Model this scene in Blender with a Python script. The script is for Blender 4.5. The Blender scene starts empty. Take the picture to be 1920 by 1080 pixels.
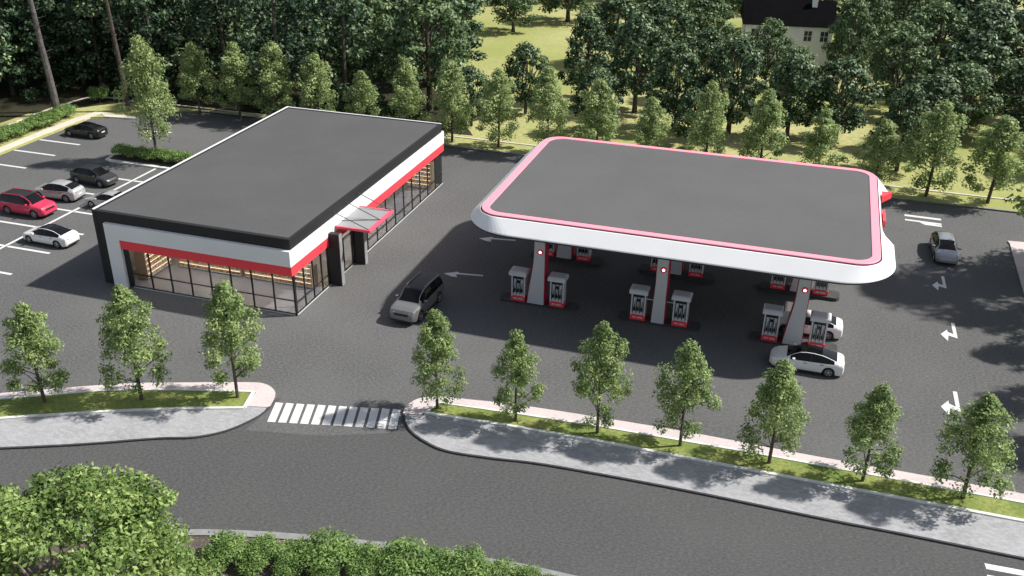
import bpy, math, random
import numpy as np
from mathutils import Vector, Matrix

# ------------------------------------------------------------ camera, sky, sun
SC = bpy.context.scene
COL = SC.collection
F, TH, RO, YA, CH = 1792.7, .469178, .0130446, .305131, 33.0
_c, _s = math.cos(YA), math.sin(YA)
_fw = np.array([0, math.cos(TH), -math.sin(TH)]); _r = np.array([1., 0, 0]); _u = np.cross(_r, _fw)
_r2 = _r*math.cos(RO)+_u*math.sin(RO); _u2 = -_r*math.sin(RO)+_u*math.cos(RO)
_M = np.array([[_c, -_s, 0], [_s, _c, 0], [0, 0, 1]])
CR, CU, CF = _M@_r2, _M@_u2, _M@_fw
cam = bpy.data.cameras.new('camera'); camo = bpy.data.objects.new('camera', cam); COL.objects.link(camo)
m = Matrix.Identity(4)
for i in range(3):
    m[i][0], m[i][1], m[i][2] = CR[i], CU[i], -CF[i]
m[0][3], m[1][3], m[2][3] = 0, 0, CH
camo.matrix_world = m
cam.sensor_width = 36; cam.lens = F/1920*36; cam.clip_start = .5; cam.clip_end = 3000
SC.camera = camo

SUN = Vector((.88, .42, 1.0)).normalized()
EL = math.asin(SUN.z); AZ = math.atan2(SUN.x, SUN.y)
w = bpy.data.worlds.new('World'); SC.world = w; w.use_nodes = True
nt = w.node_tree; bg = nt.nodes['Background']
sky = nt.nodes.new('ShaderNodeTexSky'); sky.sky_type = 'NISHITA'; sky.sun_disc = False
sky.sun_elevation = EL; sky.sun_rotation = AZ
hsv = nt.nodes.new('ShaderNodeHueSaturation'); hsv.inputs['Saturation'].default_value = .55
nt.links.new(sky.outputs[0], hsv.inputs['Color']); nt.links.new(hsv.outputs[0], bg.inputs[0]); bg.inputs[1].default_value = .092
sl = bpy.data.lights.new('sun', 'SUN'); sl.energy = 4.6; sl.angle = math.radians(1.6); sl.color = (1, .965, .91)
so = bpy.data.objects.new('sun', sl); COL.objects.link(so)
so.rotation_euler = SUN.to_track_quat('Z', 'Y').to_euler(); so.location = (0, 0, 60)
SC.view_settings.view_transform = 'Standard'; SC.view_settings.look = 'None'
SC.view_settings.exposure = .5; SC.view_settings.gamma = 1
SC.cycles.max_bounces = 6; SC.cycles.diffuse_bounces = 3; SC.cycles.transparent_max_bounces = 12

# ------------------------------------------------------------ materials
def mat(name, col, rough=.7, metal=0, noise=None, bump=None, coat=0, spec=.5):
    """noise = list of (scale, amount, detail[, stretch]) multiplied on the colour"""
    mm = bpy.data.materials.new(name); mm.use_nodes = True
    n = mm.node_tree; b = n.nodes['Principled BSDF']
    b.inputs['Roughness'].default_value = rough; b.inputs['Metallic'].default_value = metal
    b.inputs['Coat Weight'].default_value = coat; b.inputs['Specular IOR Level'].default_value = spec
    b.inputs['Base Color'].default_value = (*col, 1)
    tc = n.nodes.new('ShaderNodeTexCoord')
    last = None
    for k in (noise or []):
        t = n.nodes.new('ShaderNodeTexNoise'); t.inputs['Scale'].default_value = k[0]; t.inputs['Detail'].default_value = k[2]
        mp = n.nodes.new('ShaderNodeMapping')
        if len(k) > 3: mp.inputs['Scale'].default_value = k[3]
        n.links.new(tc.outputs['Object'], mp.inputs[0]); n.links.new(mp.outputs[0], t.inputs[0])
        r = n.nodes.new('ShaderNodeMapRange'); r.inputs[1].default_value = .3; r.inputs[2].default_value = .7
        r.inputs[3].default_value = 1-k[1]; r.inputs[4].default_value = 1+k[1]
        n.links.new(t.outputs[0], r.inputs[0])
        mx = n.nodes.new('ShaderNodeMix'); mx.data_type = 'RGBA'; mx.blend_type = 'MULTIPLY'; mx.inputs[0].default_value = 1
        if last: n.links.new(last, mx.inputs[6])
        else: mx.inputs[6].default_value = (*col, 1)
        n.links.new(r.outputs[0], mx.inputs[7]); last = mx.outputs[2]
    if last: n.links.new(last, b.inputs['Base Color'])
    if bump:
        t = n.nodes.new('ShaderNodeTexNoise'); t.inputs['Scale'].default_value = bump[0]; t.inputs['Detail'].default_value = 6
        n.links.new(tc.outputs['Object'], t.inputs[0])
        bp = n.nodes.new('ShaderNodeBump'); bp.inputs['Strength'].default_value = bump[1]; bp.inputs['Distance'].default_value = bump[2]
        n.links.new(t.outputs[0], bp.inputs['Height']); n.links.new(bp.outputs[0], b.inputs['Normal'])
    return mm

def ground_mat(name, c0, c1, c2, sc, fine=6, bump=.4, streak=None):
    """two-tone ground: big patches c0-c1, speckles c2"""
    mm = mat(name, c0, .95, spec=.2); n = mm.node_tree; b = n.nodes['Principled BSDF']
    tc = n.nodes.new('ShaderNodeTexCoord')
    mp = n.nodes.new('ShaderNodeMapping'); n.links.new(tc.outputs['Object'], mp.inputs[0])
    if streak: mp.inputs['Scale'].default_value = streak
    t = n.nodes.new('ShaderNodeTexNoise'); t.inputs['Scale'].default_value = sc; t.inputs['Detail'].default_value = 5; n.links.new(tc.outputs['Object'], t.inputs[0])
    r = n.nodes.new('ShaderNodeMapRange'); r.inputs[1].default_value = .38; r.inputs[2].default_value = .62; n.links.new(t.outputs[0], r.inputs[0])
    mx = n.nodes.new('ShaderNodeMix'); mx.data_type = 'RGBA'; mx.inputs[6].default_value = (*c0, 1); mx.inputs[7].default_value = (*c1, 1)
    n.links.new(r.outputs[0], mx.inputs[0])
    t2 = n.nodes.new('ShaderNodeTexNoise'); t2.inputs['Scale'].default_value = fine; t2.inputs['Detail'].default_value = 8; t2.inputs['Roughness'].default_value = .75; n.links.new(mp.outputs[0], t2.inputs[0])
    r2 = n.nodes.new('ShaderNodeMapRange'); r2.inputs[1].default_value = .42; r2.inputs[2].default_value = .66; n.links.new(t2.outputs[0], r2.inputs[0])
    m2 = n.nodes.new('ShaderNodeMix'); m2.data_type = 'RGBA'; m2.inputs[7].default_value = (*c2, 1)
    n.links.new(mx.outputs[2], m2.inputs[6]); n.links.new(r2.outputs[0], m2.inputs[0]); n.links.new(m2.outputs[2], b.inputs['Base Color'])
    bp = n.nodes.new('ShaderNodeBump'); bp.inputs['Strength'].default_value = bump; bp.inputs['Distance'].default_value = .03
    n.links.new(t2.outputs[0], bp.inputs['Height']); n.links.new(bp.outputs[0], b.inputs['Normal'])
    return mm

def leaf_mat(name, ca, cb, cc, trans=.3, nscale=.9):
    mm = bpy.data.materials.new(name); mm.use_nodes = True; n = mm.node_tree; b = n.nodes['Principled BSDF']
    b.inputs['Roughness'].default_value = .55; b.inputs['Specular IOR Level'].default_value = .35
    g = n.nodes.new('ShaderNodeNewGeometry'); cr = n.nodes.new('ShaderNodeValToRGB')
    e = cr.color_ramp; e.elements[0].color = (*ca, 1); e.elements[1].color = (*cc, 1); e.elements.new(.5).color = (*cb, 1)
    tc = n.nodes.new('ShaderNodeTexCoord'); t = n.nodes.new('ShaderNodeTexNoise'); t.inputs['Scale'].default_value = nscale; t.inputs['Detail'].default_value = 2
    n.links.new(tc.outputs['Object'], t.inputs[0])
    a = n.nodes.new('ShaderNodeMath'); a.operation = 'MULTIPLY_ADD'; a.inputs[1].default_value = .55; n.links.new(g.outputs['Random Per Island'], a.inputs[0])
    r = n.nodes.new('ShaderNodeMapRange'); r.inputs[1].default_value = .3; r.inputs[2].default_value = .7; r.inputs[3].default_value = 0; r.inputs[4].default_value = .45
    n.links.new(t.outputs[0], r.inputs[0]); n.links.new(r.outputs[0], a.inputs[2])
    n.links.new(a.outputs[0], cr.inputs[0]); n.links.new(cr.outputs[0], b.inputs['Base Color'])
    tr = n.nodes.new('ShaderNodeBsdfTranslucent'); n.links.new(cr.outputs[0], tr.inputs[0])
    ms = n.nodes.new('ShaderNodeMixShader'); ms.inputs[0].default_value = trans
    n.links.new(b.outputs[0], ms.inputs[1]); n.links.new(tr.outputs[0], ms.inputs[2])
    n.links.new(ms.outputs[0], n.nodes['Material Output'].inputs[0])
    return mm

def glass_mat(name, tint, refl):
    mm = bpy.data.materials.new(name); mm.use_nodes = True; n = mm.node_tree; n.nodes.remove(n.nodes['Principled BSDF'])
    t = n.nodes.new('ShaderNodeBsdfTransparent'); t.inputs[0].default_value = (*tint, 1)
    g = n.nodes.new('ShaderNodeBsdfGlossy'); g.inputs['Roughness'].default_value = .03
    f = n.nodes.new('ShaderNodeLayerWeight'); f.inputs[0].default_value = .5
    p = n.nodes.new('ShaderNodeMath'); p.operation = 'POWER'; p.inputs[1].default_value = 4
    a = n.nodes.new('ShaderNodeMath'); a.operation = 'MULTIPLY_ADD'; a.inputs[1].default_value = .7; a.inputs[2].default_value = refl
    n.links.new(f.outputs['Facing'], p.inputs[0]); n.links.new(p.outputs[0], a.inputs[0])
    ms = n.nodes.new('ShaderNodeMixShader'); n.links.new(a.outputs[0], ms.inputs[0]); n.links.new(t.outputs[0], ms.inputs[1]); n.links.new(g.outputs[0], ms.inputs[2])
    n.links.new(ms.outputs[0], n.nodes['Material Output'].inputs[0]); return mm

def emit_mat(name, col, s):
    mm = bpy.data.materials.new(name); mm.use_nodes = True; b = mm.node_tree.nodes['Principled BSDF']
    b.inputs['Base Color'].default_value = (*col, 1); b.inputs['Emission Color'].default_value = (*col, 1); b.inputs['Emission Strength'].default_value = s; return mm

M = dict(
    lot=ground_mat('asphalt_lot', (.080, .080, .081), (.103, .103, .103), (.155, .154, .152), .12, 6, .5, (.8, 1.3, 1)),
    road=ground_mat('asphalt_road', (.062, .062, .063), (.074, .074, .074), (.118, .117, .116), .12, 7, .3, (.7, 1.4, 1)),
    lawn=ground_mat('lawn', (.30, .31, .10), (.52, .46, .24), (.24, .29, .09), .035, 2.5, .5),
    verge=ground_mat('verge_grass', (.17, .22, .055), (.30, .31, .10), (.11, .16, .04), .35, 5, .8),
    soil=ground_mat('soil', (.07, .055, .045), (.11, .09, .075), (.16, .14, .12), .8, 8, .8),
    floorshade=ground_mat('shaded_soil', (.018, .02, .010), (.035, .035, .016), (.05, .045, .025), .5, 6, .8),  # near-black soil colour stands in for the shade under the wood
    pavement=ground_mat('pavement', (.26, .26, .27), (.31, .31, .32), (.40, .40, .41), .5, 3.2, .9, (.8, 1.5, 1)),
    pink=ground_mat('pink_paving', (.50, .43, .43), (.55, .48, .47), (.60, .53, .52), .6, 6, .2),
    beige=ground_mat('beige_kerb', (.50, .46, .37), (.58, .54, .45), (.62, .58, .50), .8, 6, .3),
    kerb=mat('kerb_white', (.66, .66, .62), .8, noise=[(1.5, .12, 4)]),
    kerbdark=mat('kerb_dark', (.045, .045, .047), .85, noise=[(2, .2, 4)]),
    kerbgrey=mat('kerb_grey', (.24, .24, .24), .85, noise=[(2, .15, 4)]),
    paint=mat('road_paint', (.62, .62, .61), .7, noise=[(3, .05, 4), (14, .07, 3)]),
    roof=mat('roof_membrane', (.092, .092, .092), .95, noise=[(.25, .05, 3), (3, .03, 5)], spec=.15),
    croof=mat('canopy_roof_membrane', (.112, .112, .112), .95, noise=[(.18, .06, 3), (3, .03, 5)], spec=.15),
    black=mat('black_cladding', (.012, .012, .013), .65, noise=[(2, .1, 3)]),
    white=mat('white_cladding', (.80, .80, .80), .45, noise=[(.6, .02, 3)]),
    canopywhite=mat('canopy_white', (.78, .78, .79), .4, noise=[(.6, .02, 3)]),
    red=mat('red_band', (.93, .06, .08), .35),
    pinkred=mat('pink_red_trim', (.95, .31, .385), .45),
    columngrey=mat('column_grey', (.56, .56, .58), .5),
    soffit=mat('soffit_grey', (.16, .16, .165), .6),
    columnred=mat('column_red', (.55, .02, .06), .4),
    frame=mat('dark_frame', (.012, .012, .014), .4),
    awningred=mat('awning_red', (.86, .11, .17), .45),
    rod=mat('grey_rod', (.12, .12, .12), .4, .6),
    awning=mat('awning_panel', (.28, .285, .285), .6, noise=[(1, .04, 3)]),
    floor=mat('shop_floor', (.30, .30, .31), .25, noise=[(.8, .08, 3)]),
    shopwall=mat('shop_wall', (.42, .40, .38), .8),
    wood=mat('shelf_wood', (.55, .38, .20), .6),
    goods=mat('goods', (.62, .42, .22), .6, noise=[(5, .6, 2)]),
    goods2=mat('goods_pale', (.75, .68, .55), .6, noise=[(6, .5, 2)]),
    counter=mat('counter_white', (.62, .62, .60), .4),
    warm=emit_mat('warm_light', (1, .68, .34), 6),
    glowstrip=emit_mat('warm_glow', (1, .66, .34), 2.0),
    fillpanel=emit_mat('neutral_fill', (.93, .97, 1), 6),
    emblem=emit_mat('emblem_lit', (1, .75, .75), 3.5),
    glass=glass_mat('shop_glass', (.78, .80, .82), .05),
    pumpwhite=mat('pump_white', (.62, .63, .65), .4),
    pumpdark=mat('pump_dark', (.02, .02, .025), .3),
    tyre=mat('tyre', (.015, .015, .015), .8),
    rim=mat('rim', (.45, .45, .46), .3, .7),
    carglass=mat('car_glass', (.006, .006, .007), .08, spec=.3),
    cardark=mat('car_dark_trim', (.02, .02, .02), .5),
    lamp=mat('lamp_lens', (.7, .72, .75), .1),
    tail=mat('tail_lens', (.12, .01, .01), .2),
    plate=mat('plate', (.7, .7, .7), .5),
    bark=mat('bark', (.085, .07, .055), .9, noise=[(6, .3, 4)], bump=(12, .5, .03)),
    barkpale=mat('bark_pale', (.20, .17, .14), .9, noise=[(5, .4, 4)], bump=(12, .5, .03)),
    barkgrey=mat('bark_grey', (.10, .09, .085), .95, noise=[(3, .4, 4)], bump=(6, .8, .05)),
    barkpine=mat('bark_pine', (.07, .05, .04), .95, noise=[(3, .4, 4)], bump=(6, .8, .05)),
    leafst=leaf_mat('leaf_street', (.07, .12, .04), (.25, .345, .12), (.56, .66, .29), .42, 1.1),
    leafbk=leaf_mat('leaf_back', (.11, .165, .055), (.30, .39, .15), (.60, .69, .32), .42, .9),
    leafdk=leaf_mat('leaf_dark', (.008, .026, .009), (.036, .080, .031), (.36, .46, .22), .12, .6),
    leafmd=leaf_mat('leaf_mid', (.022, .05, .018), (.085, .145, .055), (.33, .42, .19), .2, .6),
    leaffo=leaf_mat('leaf_forest', (.004, .014, .006), (.028, .065, .030), (.32, .43, .20), .08, .11),  # coarse noise paints the wood's near-black gaps and sunlit crowns
    leafmp=leaf_mat('leaf_maple', (.035, .08, .022), (.18, .28, .07), (.50, .60, .22), .38, .9),
    leafhg=leaf_mat('leaf_hedge', (.05, .11, .025), (.19, .31, .08), (.50, .61, .24), .38, 1.5),
    hroof=mat('house_roof', (.004, .004, .005), 1.0, noise=[(1, .2, 4)], spec=.05),
    hwall=mat('house_siding', (.88, .88, .88), .7, noise=[(40, .05, 2, (.02, .02, 1))]),
    hwin=mat('house_window', (.05, .055, .06), .15),
)
def car_paint(name, c, metal=.2, rough=.28):
    return mat(name, c, rough, metal, coat=.6)
for k, c in dict(pwhite=(.78, .78, .77), psilver=(.50, .50, .49), pgrey=(.30, .31, .34), pblack=(.012, .012, .013), pdark=(.035, .036, .036), pred=(.62, .03, .085), psuv=(.20, .198, .195)).items():
    M[k] = car_paint('car_paint_'+k[1:], c, .35 if k in ('psilver', 'pgrey', 'psuv') else .05)

# ------------------------------------------------------------ mesh helpers
class MB:
    def __init__(s): s.v = []; s.f = []
    def add(s, vs, fs):
        o = len(s.v); s.v += [tuple(q) for q in vs]; s.f += [tuple(i+o for i in q) for q in fs]; return s
    def box(s, x0, x1, y0, y1, z0, z1):
        return s.add([(x0,y0,z0),(x1,y0,z0),(x1,y1,z0),(x0,y1,z0),(x0,y0,z1),(x1,y0,z1),(x1,y1,z1),(x0,y1,z1)],
                     [(0,3,2,1),(4,5,6,7),(0,1,5,4),(1,2,6,5),(2,3,7,6),(3,0,4,7)])
    def prism(s, p, z0, z1):
        n = len(p); a = sum(p[i][0]*p[(i+1)%n][1]-p[(i+1)%n][0]*p[i][1] for i in range(n))
        if a < 0: p = p[::-1]
        return s.add([(x,y,z0) for x,y in p]+[(x,y,z1) for x,y in p],
                     [tuple(range(n))[::-1], tuple(range(n, 2*n))]+[(i,(i+1)%n,(i+1)%n+n,i+n) for i in range(n)])
    def sheet(s, p, z):
        n = len(p); a = sum(p[i][0]*p[(i+1)%n][1]-p[(i+1)%n][0]*p[i][1] for i in range(n))
        if a < 0: p = p[::-1]
        return s.add([(x,y,z) for x,y in p], [tuple(range(n))])
    def tube(s, p0, p1, r0, r1=None, n=8, caps=True):
        r1 = r0 if r1 is None else r1; p0 = Vector(p0); p1 = Vector(p1); d = (p1-p0).normalized()
        a = d.orthogonal().normalized(); b = d.cross(a)
        vs = []
        for p, r in ((p0, r0), (p1, r1)):
            for i in range(n):
                t = 2*math.pi*i/n; vs.append(p+a*math.cos(t)*r+b*math.sin(t)*r)
        fs = [(i,(i+1)%n,(i+1)%n+n,i+n) for i in range(n)]
        if caps: fs += [tuple(range(n))[::-1], tuple(range(n,2*n))]
        return s.add(vs, fs)
    def strip(s, pts, w0, w1, z0, z1):
        """solid ribbon along pts, w0 to the left, w1 to the right"""
        n = len(pts); L = []; R = []
        for i in range(n):
            a = Vector(pts[max(i-1,0)]); b = Vector(pts[min(i+1,n-1)]); d = (b-a).normalized(); nn = Vector((-d.y, d.x)); p = Vector(pts[i])
            L.append(p+nn*w0); R.append(p-nn*w1)
        vs = []
        for i in range(n):
            vs += [(R[i].x,R[i].y,z0),(L[i].x,L[i].y,z0),(L[i].x,L[i].y,z1),(R[i].x,R[i].y,z1)]
        fs = []
        for i in range(n-1):
            o = i*4; q = o+4
            fs += [(o+3,q+3,q+2,o+2),(o,q,q+3,o+3),(o+1,o+2,q+2,q+1)]
        fs += [(0,3,2,1),(n*4-4,n*4-3,n*4-2,n*4-1)]
        return s.add(vs, fs)
    def mesh(s, name, mt, smooth=False):
        me = bpy.data.meshes.new(name); me.from_pydata(s.v, [], s.f); me.materials.append(mt); me.update()
        if smooth:
            me.polygons.foreach_set('use_smooth', [True]*len(me.polygons)); me.set_sharp_from_angle(angle=math.radians(38))
        return me
    def build(s, name, mt, parent=None, smooth=False):
        o = bpy.data.objects.new(name, s.mesh(name, mt, smooth)); COL.objects.link(o)
        if parent is not None: o.parent = parent
        return o
def bevel(o, w, seg=2):
    b = o.modifiers.new('bevel', 'BEVEL'); b.width = w; b.segments = seg; b.limit_method = 'ANGLE'; return o
def tag(o, label=None, cat=None, group=None, kind=None):
    if label: o['label'] = label
    if cat: o['category'] = cat
    if group: o['group'] = group
    if kind: o['kind'] = kind
    return o
def empty(name, loc, rz=0, label=None, cat=None, group=None):
    o = bpy.data.objects.new(name, None); o.empty_display_size = .3; COL.objects.link(o); o.location = loc; o.rotation_euler = (0, 0, rz)
    return tag(o, label, cat, group)
def struct(o, label=None):
    o['kind'] = 'structure'
    if label: o['label'] = label
    return o
def spline(pts, n=6):
    out = []
    P = [Vector(p) for p in pts]; P = [P[0]*2-P[1]]+P+[P[-1]*2-P[-2]]
    for i in range(1, len(P)-2):
        for k in range(n):
            t = k/n; a, b, c, d = P[i-1], P[i], P[i+1], P[i+2]
            out.append(tuple(.5*((2*b)+(c-a)*t+(2*a-5*b+4*c-d)*t*t+(3*b-a-3*c+d)*t**3)))
    out.append(tuple(P[-2])); return out

# ------------------------------------------------------------ ground, road, lot
struct(MB().sheet([(-1200,-400),(1200,-400),(1200,1800),(-1200,1800)], -.03).build('ground', M['lawn']), 'yellow green lawn running off under the trees')
struct(MB().sheet([(-160,8),(160,8),(160,60),(-160,60)], 0).build('road', M['road']), 'dark grey asphalt street in front of the station')
LOT = [(-78.7,44),(-78.7,87.3),(-77.2,88.0),(-73.4,88.8),(-72.6,90.4),(-71.2,92.4),(-68,93.7),(-61,93.7),(-34.4,91.6),(8.4,91.5),(60,92),(60,47.0),(14,47),(-20.3,45.0),(-20.6,41.8),(-24.5,40.2),(-28.7,39.4),(-28.4,43.0),(-45,37.6),(-62,31),(-78.7,30)]
struct(MB().sheet(LOT, .006).build('parking_lot', M['lot']), 'grey asphalt forecourt and car park around the store and canopy')

# lawns beyond the kerbs, raised a kerb's height
BK = [(-78.9,87.3),(-77.3,88.1),(-73.4,88.9),(-72.5,90.6),(-71.1,92.5),(-68,93.8),(-61,93.8),(-34.4,91.65),(8.4,91.55),(60,92.1)]
struct(MB().prism([(-79.0,20),(-79.0,87.4)]+BK[1:]+[(400,92.6),(400,900),(-600,900),(-600,20)], -.02, .11).build('lawn', M['lawn']), 'sunlit yellow green lawn beyond the rear kerb')
tag(MB().strip(BK[4:], .28, 0, -.01, .15).build('rear_kerb', M['kerbgrey']), 'pale kerb running along the rear edge of the asphalt', 'kerb')
tag(MB().strip(spline([(-79.05,20),(-79.0,60),(-79.0,86.6),(-77.4,88.1)],3), 1.2, 0, -.01, .16).build('side_kerb', M['beige']), 'wide sunlit beige kerb along the left side of the car park', 'kerb')
tag(MB().strip(spline([(-77.4,88.1),(-75.6,88.4),(-73.5,88.8),(-72.5,90.5),(-71.1,92.5)],4), .9, 0, -.01, .155).build('corner_kerb', M['beige']), 'curved beige kerb bending around the rear left corner of the car park', 'kerb')
struct(MB().strip(spline([(-88,52),(-86.2,70),(-85.3,80.5),(-85.5,86),(-85.1,91.3),(-84.4,94.1),(-81.6,94.9),(-76.6,94.3),(-72.5,94.9),(-60.9,94.9),(-35,94.9),(9,94.8),(60,94.7)],4), .14, .14, .11, .19).build('garden_path', M['beige']), 'thin pale edging line through the lawn behind the rear trees')
struct(MB().prism([(-79.1,93.9),(-60,95),(-35,96),(-40,104),(-52,120),(-60,150),(-75,200),(-330,230),(-330,60),(-88,60),(-86.5,86)], -.01, .125).build('forest_floor', M['floorshade']), 'soil with painted dark litter under the dense wood')

# right island
KB = spline([(-20.55,43.6),(-19.6,42.4),(-18.3,41.6),(-16.7,41.15),(-14,41.35),(-10.9,41.75),(-3.6,42.0),(4.2,42.0),(13.4,42.1),(60,42.1)],5)
KT = spline([(-20.55,43.6),(-20.7,44.6),(-20.3,45.6),(-19.2,46.2),(-17,46.55),(-13.8,46.95),(-4.6,47.4),(2.9,47.4),(14,47.55),(60,47.6)],5)
GT = [(-18.9,45.55),(-13.4,46.0),(-8,46.3),(0,46.55),(14,46.7),(60,46.8)]
GB = [(-19.35,44.25),(-14,44.6),(-9.2,44.8),(0,44.9),(14,45.1),(60,45.1)]
struct(MB().prism(KB+KT[::-1][:-1], -.02, .10).build('island_base', M['kerbdark']), 'dark kerb edge around the right planted island')
def sc(pts, dy): return [(x, y+dy) for x, y in pts]
ins = [(-20.45,43.65)]+[(x+(.03 if x < -17 else 0), y+.09) for x, y in KB[2:]]
struct(MB().prism([(-20.4,43.75)]+ins[1:]+[(60,45.0)]+GB[::-1][1:]+[(-19.35,44.0)], .02, .125).build('sidewalk', M['pavement']), 'pale rough concrete pavement along the street in front of the seven trees')
struct(MB().prism([(-20.42,43.8),(-19.45,44.05),(-19.1,45.75)]+[(x,y+.12) for x,y in GT[1:]]+KT[::-1][:-1], .02, .13).build('pink_path', M['pink']), 'pinkish paved strip between the forecourt and the right grass verge')
struct(MB().prism([(-19.2,44.1),(-18.85,45.62)]+GT[1:]+GB[::-1][:-1]+[(-18.9,44.28)], .03, .145).build('grass_verge', M['verge']), 'green grass verge with the row of seven young trees')
kb = MB().strip(GB, .1, .1, .02, .2); kb.strip(GT, .08, .08, .02, .19); kb.strip([(-19.35,44.2),(-18.95,45.6)], .08, .08, .02, .195)
tag(kb.build('verge_kerb', M['kerb']), 'thin white kerb framing the right grass verge', 'kerb')

# left island
LB = spline([(-28.5,41.7),(-28.75,40.5),(-29.6,38.9),(-31,37.7),(-33,36.9),(-36.6,35.1),(-40.7,33.3),(-52,28.5),(-70,21)],5)
LT = spline([(-28.5,41.7),(-28.75,42.8),(-29.15,43.5),(-30.1,44.0),(-31.3,43.8),(-35,42.5),(-38.9,41.0),(-45,37.8),(-52,34.2),(-70,27)],5)
struct(MB().prism(LB+LT[::-1][:-1], -.02, .10).build('island_base', M['kerbdark']), 'dark kerb edge around the left planted island')
LGT = [(-30.3,42.95),(-35,41.6),(-39,40.15),(-45,37.0),(-52,33.4),(-70,26.2)]
LGB = [(-29.9,41.2),(-33.5,39.9),(-37.2,38.35),(-41.5,36.3),(-48,33.0),(-70,24.3)]
struct(MB().prism([(-28.65,41.7)]+[(x-.04, y+.09) for x, y in LB[2:]]+LGB[::-1]+[(-29.9,41.4)], .02, .125).build('sidewalk', M['pavement']), 'pale rough concrete pavement below the left grass verge')
struct(MB().prism([(-28.65,41.75),(-29.85,41.45),(-30.15,43.0)]+[(x,y+.1) for x,y in LGT[1:]]+LT[::-1][:-1], .02, .13).build('pink_path', M['pink']), 'pinkish paved strip wrapping the end of the left grass verge')
struct(MB().prism(LGT+LGB[::-1], .03, .145).build('grass_verge', M['verge']), 'green grass verge with three young trees')
kb = MB().strip(LGB, .1, .1, .02, .2); kb.strip(LGT, .08, .08, .02, .19); kb.strip([LGB[0], LGT[0]], .1, .1, .02, .195)
tag(kb.build('verge_kerb', M['kerb']), 'thin white kerb framing the left grass verge', 'kerb')

# near side of the street
NK = spline([(-60,14),(-40,25.2),(-30,29.4),(-24.4,31.4),(-17.4,32.9),(-11.2,33.6),(-8.2,33.75),(0,33.6),(20,32)],4)
struct(MB().prism(NK+[(20,0),(-60,0)], -.02, .10).build('near_verge', M['soil']), 'dark planting bed along the near side of the street')
tag(MB().strip(NK, .12, .32, -.01, .17).build('near_kerb', M['kerbgrey']), 'grey kerb on the near side of the street below the hedge', 'kerb')
struct(MB().strip(spline([(-45,19.5),(-30,25.6),(-21,28.4),(-14,29.3),(0,29)],4), .7, .7, .08, .14).build('near_path', M['kerbgrey']), 'grey path behind the near hedge')

# right lot edge
struct(MB().prism([(17.95,83.7),(17.85,84.3),(19.5,84.5),(60,84.5),(60,47.9),(17.6,47.9),(17.7,73)], 0, .12).build('side_path', M['pink']), 'pinkish paved area at the right edge of the forecourt')
struct(MB().prism([(19.5,83),(60,83),(60,48.5),(19.2,48.5)], .02, .16).build('side_verge', M['verge']), 'grass verge at the right edge of the forecourt')

# painted markings
def dash(b, p0, p1, wd, z=.011):
    p0 = Vector(p0); p1 = Vector(p1); d = (p1-p0).normalized(); nn = Vector((-d.y, d.x))*wd/2
    b.sheet([p0-nn, p1-nn, p1+nn, p0+nn], z)
b = MB()
for k in range(12):
    t = k/11.; x0 = -27.7+t*(-20.6+27.7); y0 = 40.6+t*(42.25-40.6)
    dx, dy = -.58, 1.98
    b.sheet([(x0-.24,y0-.05),(x0+.24,y0+.06),(x0+.24+dx,y0+dy+.03),(x0-.24+dx,y0+dy-.05)], .011)
struct(b.build('crosswalk_marking', M['paint']), 'white zebra crossing stripes between the two planted islands')
b = MB()
for k in range(6):
    b.sheet([(11.5+k*.02, 41.25-k*.82),(20, 41.55-k*.82),(20, 41.15-k*.82),(11.55+k*.02, 40.85-k*.82)], .005)
struct(b.build('crosswalk_marking', M['paint']), 'white zebra crossing stripes at the lower right corner of the street')
b = MB()
dash(b, (-61.35,51.0), (-61.3,75.5), .27)
for y in (47.6, 51.6, 55.7, 59.7, 63.65, 67.7, 71.9):
    dash(b, (-65.7,y), (-61.5,y), .27, .010); dash(b, (-61.1,y), (-56.9,y), .27, .010)
for y in (67.3, 71.35, 75.4, 79.1, 83.1): dash(b, (-78.6,y), (-73.4,y), .28)
dash(b, (-69.8,85.5), (-66.9,86.0), .3)
struct(b.build('parking_marking', M['paint']), 'white parking bay lines in the car park left of the store')

def arrow_turn(x, y, s, name='arrow_marking', label=None):
    b = MB()
    b.sheet([(x-.09*s,y+1.9*s),(x+.14*s,y+1.9*s),(x+.16*s,y+.05*s),(x-.06*s,y-.0*s)], .012)
    b.sheet([(x+.16*s,y+.05*s),(x-.42*s,y+.42*s),(x-.42*s,y-.08*s),(x+.16*s,y-.32*s)], .0125)
    b.sheet([(x-.42*s,y+.75*s),(x-.88*s,y-.05*s),(x-.48*s,y-.9*s),(x-.40*s,y-.1*s)], .012)
    struct(b.build(name, M['paint']), label)
arrow_turn(12.0, 73.3, 1.0, label='white bent arrow painted just in front of the silver car')
arrow_turn(12.1, 65.2, 1.05, label='white bent arrow painted on the right lane, middle of three')
arrow_turn(11.45, 55.4, 1.08, label='white bent arrow painted nearest the street')
def arrow_long(x, y, lab):
    b = MB()
    b.sheet([(x,y),(x+.75,y-.32),(x+1.25,y-.30),(x+1.0,y+.02),(x+1.2,y+.42),(x+.95,y+.62)][::-1], .012)
    b.sheet([(x+1.02,y+.18),(x+1.1,y+.45),(x+3.05,y+.72),(x+3.05,y+.50)], .0125)
    struct(b.build('arrow_marking', M['paint']), lab)
arrow_long(-25.4, 62.75, 'white arrow painted left of the front pumps in the canopy shadow')
arrow_long(-25.06, 70.05, 'white arrow painted beside the rear corner of the canopy')
b = MB(); dash(b, (9.7,87.75), (12.8,87.7), .42); struct(b.build('arrow_marking', M['paint']), 'upper white stroke painted near the rear kerb')
b = MB(); dash(b, (9.7,86.65), (12.75,86.55), .34); b.sheet([(10.9,86.45),(11.3,85.95),(12.75,85.9),(12.75,86.2),(11.8,86.45)], .012)
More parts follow.
